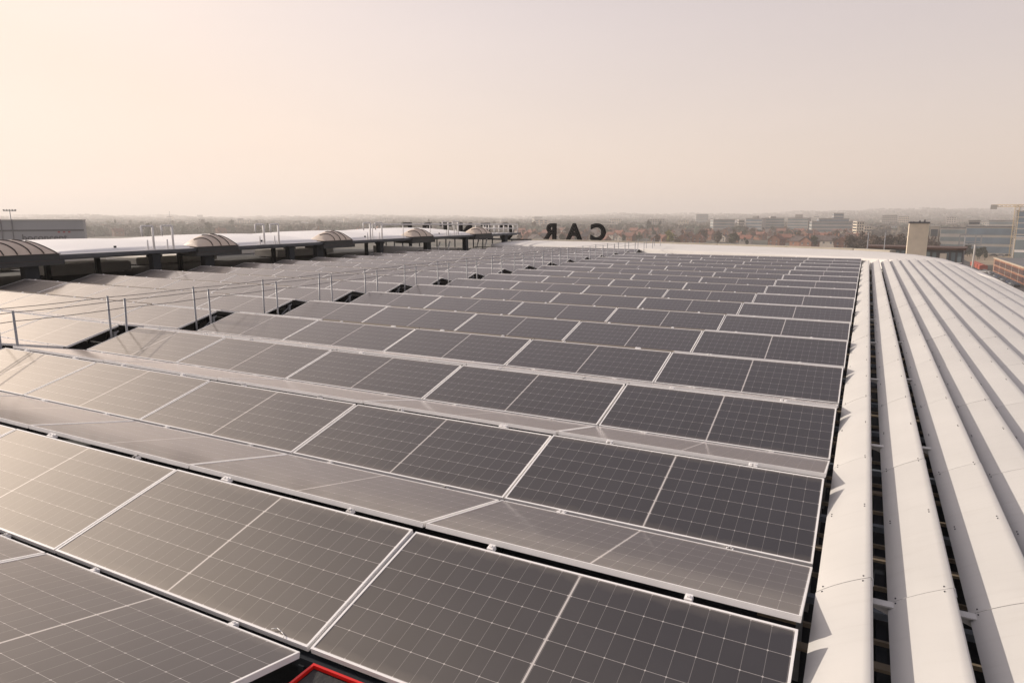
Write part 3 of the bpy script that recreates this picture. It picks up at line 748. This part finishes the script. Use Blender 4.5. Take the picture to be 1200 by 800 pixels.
# hazy distant blocks
q_ = 0
fars = sorted((rc.uniform(60, 1190), rc.uniform(1700, 4200)) for _ in range(30))
for px, dist in fars:
    q_ += 1; W_ = rc.uniform(14, 34); wp = W_/dist*FPX
    gz = ground_height(*spot(px, dist)[:2]); hgt = rc.choice((7, 9, 9, 12, 15, 20)); yt = 251 + (CAM_H-(gz+hgt))*FPX/dist/along(px)
    o = block(px-wp/2, px+wp/2, dist, yt, rc.choice((C['render'], C['concrete'], C['beige'])), C['glass'], f"faint distant building on the hazy skyline, {ordinal(q_)} of its kind from the left", ang=rc.uniform(-.5,.5), name='distant_building', floors=3)
    o['group'] = 'distant hazy buildings'
# pale blocks scattered through the middle distance
mids = sorted((rc.uniform(610, 1195), rc.uniform(950, 1750)) for _ in range(34)) + sorted((rc.uniform(90, 600), rc.uniform(1100, 2000)) for _ in range(12))
mids.sort()
for q_, (px, dist) in enumerate(mids):
    W_ = rc.uniform(12, 30); wp = W_/dist*FPX; gz = ground_height(*spot(px, dist)[:2]); hgt = rc.choice((7, 9, 11, 13, 16))
    o = block(px-wp/2, px+wp/2, dist, 251 + (CAM_H-(gz+hgt))*FPX/dist/along(px), rc.choice((M['white'], C['render'], C['render'], C['beige'], C['concrete'])), C['greyglass'], f"pale small block among the hazy trees, {ordinal(q_+1)} of its kind from the left", ang=rc.uniform(-.6,.6), name='apartment_block', floors=max(2, int(hgt/3.2)), cols=rc.choice((3,4,5)), depth=10)
    o['group'] = 'pale blocks in the middle distance'
# houses and trees
for q in range(84): house(608 + q*4.9 + rc.uniform(-4, 4), rc.uniform(540, 900), sc=rc.uniform(.75,1))
for q in range(16): house(1135 + q*3.6, rc.uniform(590, 640), 2 if q % 3 else 0)
for q in range(22): house(rc.uniform(100, 600), rc.uniform(800, 1400))
for q in range(14): house(940 + q*5.5, rc.uniform(520, 640), 0 if q % 2 else 2)
tree('yellow', 786, 560, 1.25); tree('olive', 862, 545, 1.3); tree('olive', 956, 520, 1.1); tree('green', 760, 900, 1.6); tree('green', 772, 940, 1.5)
for q in range(30): tree('brown', 1000 + q*3.4 + rc.uniform(-2, 2), rc.uniform(400, 470), rc.uniform(.95, 1.25))
for q in range(95): tree(rc.choice(('brown','brown','olive','green')), rc.uniform(605, 1005), rc.uniform(500, 1000), rc.uniform(.7, 1.1))
for q in range(60): tree(rc.choice(('brown','olive','green','green')), rc.uniform(90, 640), rc.uniform(700, 1500), rc.uniform(1.0, 1.6))
for q in range(14): tree(rc.choice(('brown','olive')), rc.uniform(1092, 1200), rc.uniform(560, 700), rc.uniform(.8, 1.1))
for q in range(9): tree('green', 1136 + q*3.1 + rc.uniform(-1, 1), rc.uniform(430, 490), rc.uniform(.5, .75))
placed.sort(key=lambda t_: t_[0]); cnt = {}
for px, desc, o, cat, grp in placed:
    cnt[desc] = cnt.get(desc, 0) + 1
    tag(o, f"{desc} beyond the roof, {ordinal(cnt[desc])} of this look from the left", cat, grp)
# far woods: one mass
m = MB(); r2 = random.Random(3)
for q in range(9000):
    px = r2.uniform(-40, 1240); dist = 900*math.exp(r2.uniform(0, 2.05)); p = spot(px, dist); z = ground_height(p.x, p.y)
    W_ = r2.uniform(7, 20); H_ = r2.uniform(6, 12)
    for j in range(3):
        cx = p.x+r2.uniform(-W_,W_)*.5; cy = p.y+r2.uniform(-W_,W_)*.5; k = len(m.v); n_ = 6
        for (zz_, rr_) in ((0, .75), (.5, 1), (.85, .6)):
            for a in range(n_):
                t_ = a/n_*6.283; m.v.append((cx+math.cos(t_)*W_*.42*rr_*r2.uniform(.75,1.2), cy+math.sin(t_)*W_*.42*rr_*r2.uniform(.75,1.2), z+H_*zz_*r2.uniform(.85,1.15)))
        for l_ in range(2):
            for a in range(n_):
                b2 = (a+1) % n_; m.f.append((k+l_*n_+a, k+l_*n_+b2, k+(l_+1)*n_+b2, k+(l_+1)*n_+a)); m.m.append(0 if q % 3 else 1); m.sm.append(False)
        m.f.append(tuple(k+2*n_+a for a in range(n_))); m.m.append(0 if q % 3 else 1); m.sm.append(False)
fw1 = mat('far_wood_brown', (.085,.070,.055), .95, noise=.5, scale=.01); fw2 = mat('far_wood_green', (.045,.055,.038), .95, noise=.5, scale=.01)
tag(m.build('far_woods', [fw1, fw2], fix=False), 'hazy woods and gardens covering the far hills', 'woods', kind='stuff')
# roads and ground patches
def sheet(name, pts, z, m_): 
    m = MB(); m.v = [(x, y, z) for x, y in pts]; m.f = [tuple(range(len(pts)))]; m.m = [0]; m.sm = [False]
    return tag(m.build(name, m_, fix=False), kind='structure')
sheet('road', [(40,556),(150,566),(150,578),(40,568)], GZ+.012, C['pave'])
sheet('sandy_lot', [(46,395),(120,395),(130,548),(52,548)], GZ+.006, C['sand'])
sheet('street', [(30,180),(47.5,180),(47.5,430),(38,430)], GZ+.010, C['asphalt'])
# brick chimney
pc = spot(1078, 172); o = empty('brick_chimney', (pc.x, pc.y, GZ), 0, 'square tan brick chimney with dark cap rising behind the roof', 'chimney')
m = MB(); m.box(-1.85, 1.85, -1.5, 1.5, 0, 21.6); m.build('shaft', C['beige'], o)
m = MB(); m.box(-1.95, 1.95, -1.6, 1.6, 21.6, 21.95); m.build('cap', C['darkline'], o)
m = MB()
for x in (-1.0, .1, 1.0): m.tube((x,0,21.95), (x,0,22.2+.2*x), .16, 8)
m.build('flue', C['darkline'], o)
# low long building in front of the chimney trees, with dark eaves and rows of windows
def lowhall(px0, px1, dist, ytop, label, gap):
    a = spot(px0, dist); b_ = spot(px1, dist); ctr = (a+b_)/2; W = (b_-a).length; zt = CAM_H-(ytop-251)*dist*along(px0)/FPX; Hh = zt-GZ
    o = empty('low_hall', (ctr.x, ctr.y, GZ), math.atan2(-ctr.x, ctr.y)-.05, label, 'building')
    m = MB(); m.box(-W/2, W/2, 0, 9, 0, Hh-.5); m.build('wall', C['darkline'], o)
    m = MB(); m.box(-W/2-.5, W/2+.5, -.6, 9.6, Hh-.5, Hh); m.build('roof', C['brown'], o)
    nn = int(W/1.1)
    for f in range(2):
        for q in range(nn):
            x = -W/2 + (q+.5)*W/nn
            if gap[0] < (x+W/2)/W < gap[1]: continue
            m = MB(); m.box(x-.36, x+.36, -.08, -.003, Hh-3.0-f*3.2, Hh-1.0-f*3.2); m.build('window', C['greyglass'], o)
        m = MB(); m.box(-W/2, W/2, -.12, -.09, Hh-3.25-f*3.2, Hh-3.1-f*3.2); m.build('sill', M['white'], o)
    m = MB(); m.box(-W/2+gap[0]*W, -W/2+gap[1]*W, -.3, -.004, 0, Hh-1.2); m.build('wall_panel', C['render'], o)
lowhall(1021, 1066, 190, 285.5, 'low dark hall with flat brown roof left of the chimney', (.34,.50))
lowhall(1089, 1134, 175, 287, 'low dark hall with window rows right of the chimney', (.40,.58))
# long two storey brick building, lower right
o = empty('brick_building', (49, 310, GZ), 0, 'long two-storey orange brick building with grey roof, lower right', 'building')
m = MB(); m.box(0, 26, -55, 42, 0, 5.4); m.build('wall', C['facadebrick'], o)
m = MB(); m.box(-.3, 26.3, -55.3, 42.3, 5.4, 5.7); m.box(.6, 25.4, -54.4, 41.4, 5.7, 5.75, 1); m.build('roof', [C['sill'], C['felt']], o)
for q in range(43):
    y = -53.6 + q*2.2
    m = MB(); m.box(-.06, -.003, y-.62, y+.62, 3.0, 4.7); w_ = m.build('window', C['glass'], o); m = MB(); m.box(-.12, -.065, y-.6, y+.6, 2.85, 2.98); m.build('sill', C['sill'], w_)
    m = MB(); m.box(-.06, -.003, y-.62, y+.62, .5, 2.3); m.build('window', C['glass'], o)
    m = MB(); m.box(-.09, -.003, y+.95, y+1.25, 0, 5.35); m.build('pilaster', C['sill'] if q % 6 == 0 else C['facadebrick'], o)
# parked cars
def car_mesh(col, i):
    cm = mat('car_paint', col, .3, .2)
    bd = MB(); prof = [(-2.15,.32),(2.15,.32),(2.2,.62),(2.05,.82),(1.25,.92),(.55,.95),(-1.6,.98),(-2.1,.9),(-2.2,.6)]
    bd.prism([(y, z) for y, z in prof], -.86, .86, axis='x')
    cb = MB(); cb.prism([(1.2,.93),(.45,1.38),(-1.1,1.40),(-1.75,.98)], -.74, .74, axis='x')
    rf = MB(); rf.box(-.70,.70,-1.05,.42,1.385,1.43)
    return bd.mesh('body', cm), cb.mesh('cabin_glass', C['glass']), rf.mesh('roof_panel', cm)
wh = MB(); wh.tube((-.11,0,0),(.11,0,0),.32,14); wh.tube((-.115,0,0),(.115,0,0),.18,10,mi=1); wh = wh.mesh('wheel', [M['bladedark'], M['galv']])
CP = [car_mesh(c_, i) for i, c_ in enumerate(((.6,.6,.6),(.03,.03,.035),(.25,.26,.28),(.05,.07,.14),(.45,.03,.02)))]
CN = ['white','black','silver-grey','dark blue','red']
def car(x, y, rz, v, label):
    o = empty('parked_car', (x, y, GZ+.02), rz, label, 'car', 'parked cars'); b1, b2, b3 = CP[v]
    link('body', b1, o); link('cabin_glass', b2, o); link('roof_panel', b3, o)
    for sx_ in (-.82, .82):
        for yy in (-1.35, 1.35): link('wheel', wh, o, (sx_, yy, .32))
cars = [(45.2, 276+5.6*q, .03, v) for q, v in enumerate((1,2,3,1,2,1,3,2,1,2))]
for q, (x, y, a, v) in enumerate(cars): car(x, y, a, v, f"{CN[v]} car parked beside the orange brick building, {ordinal(q+1)} from the near end")
car(52-8, 338, 1.2, 0, 'white car parked across the end of the car row')
for q, (x, y, v) in enumerate(((66,480,1),(69.5,481,2),(73,482,1),(77,483,3),(86,470,2),(90,472,1))): car(x, y, 1.4, v, f"{CN[v]} car on the sandy lot, {ordinal(q+1)} from the left")
# red vans / stall roofs beside the brick building
for q in range(4):
    m = MB(); m.prism([(-1.5,0),(1.5,0),(1.5,1.7),(0,2.2),(-1.5,1.7)], -3, 3); m.build
    o = m.build('red_stall', mat('red_sheet', (.38,.08,.045), .6), None, (46.5, 362+q*8, GZ)); o.data.name = 'red_stall'
    tag(o, f"red roofed stall beyond the parked cars, {ordinal(q+1)} from the near end", 'stall', 'red stalls')
# gantry sign frame on a pole
p = spot(1147, 290, GZ); o = empty('gantry_sign', p, math.atan2(-p.x, p.y), 'tall pale pole carrying an open rectangular sign frame, right background', 'sign frame')
zt = CAM_H-(273-251)*290*.83/FPX-GZ; zb = CAM_H-(284-251)*290*.83/FPX-GZ
m = MB(); m.tube((0,0,0), (0,0,zb), .38, 10, r2=.3); m.build('pole', C['concrete'], o)
m = MB()
for z in (zt, zb): m.box(-4.8, 1.6, -.12, .12, z-.17, z+.17)
for x in (-4.8, 1.6, -.1): m.box(x-.22, x+.22, -.1, .1, zb, zt)
m.box(-4.7, 1.5, -.1, .1, zb+.9, zb+1.1)
m.build('frame', M['galv'], o)
# thin lamp posts
for q, (px, dist, yt) in enumerate(((1020,150,268),(1040,180,268),(1134,240,272),(199,420,246))):
    p = spot(px, dist, GZ); h = CAM_H-(yt-251)*dist*along(px)/FPX-GZ
    o = empty('lamp_post', p, 0, ('thin grey lamp post left of the low dark hall','thin grey lamp post above the low dark hall','thin pole at the right end of the low hall','tall thin antenna mast in the haze at the left')[q], 'lamp post')
    m = MB(); m.tube((0,0,0), (0,0,h), .16, 8, r2=.08); m.build('pole', M['galv'], o)
    if q < 3: m = MB(); m.box(-.9,.9,-.15,.15,h,h+.14); m.build('lamp_head', M['galv'], o)
# floodlight mast at far left
p = spot(12, 330, GZ); h = CAM_H+(251-246)*330*.8/FPX-GZ; o = empty('floodlight_mast', p, math.atan2(-p.x, p.y), 'floodlight mast with a row of lamps above the grey warehouse', 'light mast')
m = MB(); m.tube((0,0,0), (0,0,h), .3, 8, r2=.18); m.build('pole', M['galv'], o)
m = MB(); m.box(-2, 2, -.1, .1, h, h+.2); m.build('crossarm', M['galv'], o)
for x in (-1.8,-.9,0,.9,1.8): m = MB(); m.box(x-.3, x+.3, -.3, .2, h+.2, h+.75); m.build('lamp', M['galv'], o)
# grey warehouse with lettering
a = spot(-70, 210); b_ = spot(96.5, 205); ctr = (a+b_)/2; W = (b_-a).length; dirv = (b_-a).normalized(); ang = math.atan2(dirv.y, dirv.x)
zt = CAM_H-(256.5-251)*205*.83/FPX; Hh = zt-GZ
o = empty('warehouse', (ctr.x, ctr.y, GZ), ang, 'large grey warehouse with a dark band and lettering at the left edge', 'warehouse')
m = MB(); m.box(-W/2, W/2, 0, 5, 0, Hh); m.build('wall', C['cladding'], o)
m = MB(); m.box(-W/2-.1, W/2+.1, -.12, 5.1, Hh+.01, Hh+.25); m.build('roof', C['concrete'], o)
m = MB(); m.box(-W/2, W/2, -.1, -.003, Hh-2.6, Hh-2.2); m.build('dark_band', C['darkline'], o)
for x in (W/2-17, W/2-14.8): m = MB(); m.tube((x,-.25,0), (x,-.25,Hh+.3), .13, 8); m.build('downpipe', C['darkline'], o)
cu = bpy.data.curves.new('t', 'FONT'); cu.body = "boconcept"; cu.size = 2.2; cu.extrude = .06; cu.offset = .03
ob = bpy.data.objects.new('t', cu); COL.objects.link(ob); bpy.context.view_layer.update(); me = bpy.data.meshes.new_from_object(ob); me.name = 'lettering'; bpy.data.objects.remove(ob)
me.materials.clear(); me.materials.append(C['darkline']); q = link('lettering', me, o, (W/2-13.2, -.08, Hh-4.85)); q.rotation_euler = (math.pi/2, 0, 0)
for j, x in enumerate((W/2-5.4, W/2-4.3, W/2-3.2)): m = MB(); m.box(x-.25, x+.25, -.12, -.004, Hh-3.0, Hh-2.7); m.build('red_mark', mat('red_mark', (.35,.02,.03)), o)
# tower crane
p = spot(1191, 380, GZ); zt = CAM_H+(251-238)*380*.8/FPX-GZ; o = empty('tower_crane', p, math.atan2(-p.x, p.y), 'pale yellow tower crane with horizontal jib at the right edge', 'crane')
def lattice(a, b, wd, n):
    a = Vector(a); b = Vector(b); d = b-a; m = MB(); up = Vector((0,1,0)); sd = d.normalized().cross(up).normalized()
    offs = [sd*wd+up*wd, sd*wd-up*wd, -sd*wd-up*wd, -sd*wd+up*wd]
    for f in offs: m.tube(a+f, b+f, .11, 4)
    for i in range(n):
        for j in range(4): m.tube(a+d*i/n+offs[j], a+d*(i+1)/n+offs[(j+1)%4], .07, 3)
    return m
lattice((0,0,0), (0,0,zt), .8, 26).build('mast', C['crane'], o); lattice((-9.5,0,zt-.6), (26,0,zt-.6), .45, 24).build('jib', C['crane'], o)
m = MB(); m.box(-9.8,-7.4,-.9,.9,zt-2.1,zt-.1); m.build('counterweight', C['concrete'], o)
m = MB(); m.box(.9,2.3,-.8,.8,zt-2.9,zt-1.2); m.build('cab', M['white'], o)
# ------------------------------------------------------------------ dusty air
m = MB(); m.box(-9600, 9600, -9600, 9600, GZ-1, 112); hzo = m.build('haze', [])
vm_ = bpy.data.materials.new('dusty_air'); vm_.use_nodes = True; t = vm_.node_tree; t.nodes.clear()
vo = t.nodes.new('ShaderNodeVolumePrincipled'); vo.inputs['Color'].default_value = (.99,.955,.92,1); vo.inputs['Density'].default_value = .00036; vo.inputs['Anisotropy'].default_value = .2
ou = t.nodes.new('ShaderNodeOutputMaterial'); t.links.new(vo.outputs[0], ou.inputs['Volume']); hzo.data.materials.append(vm_)
tag(hzo, kind='stuff');
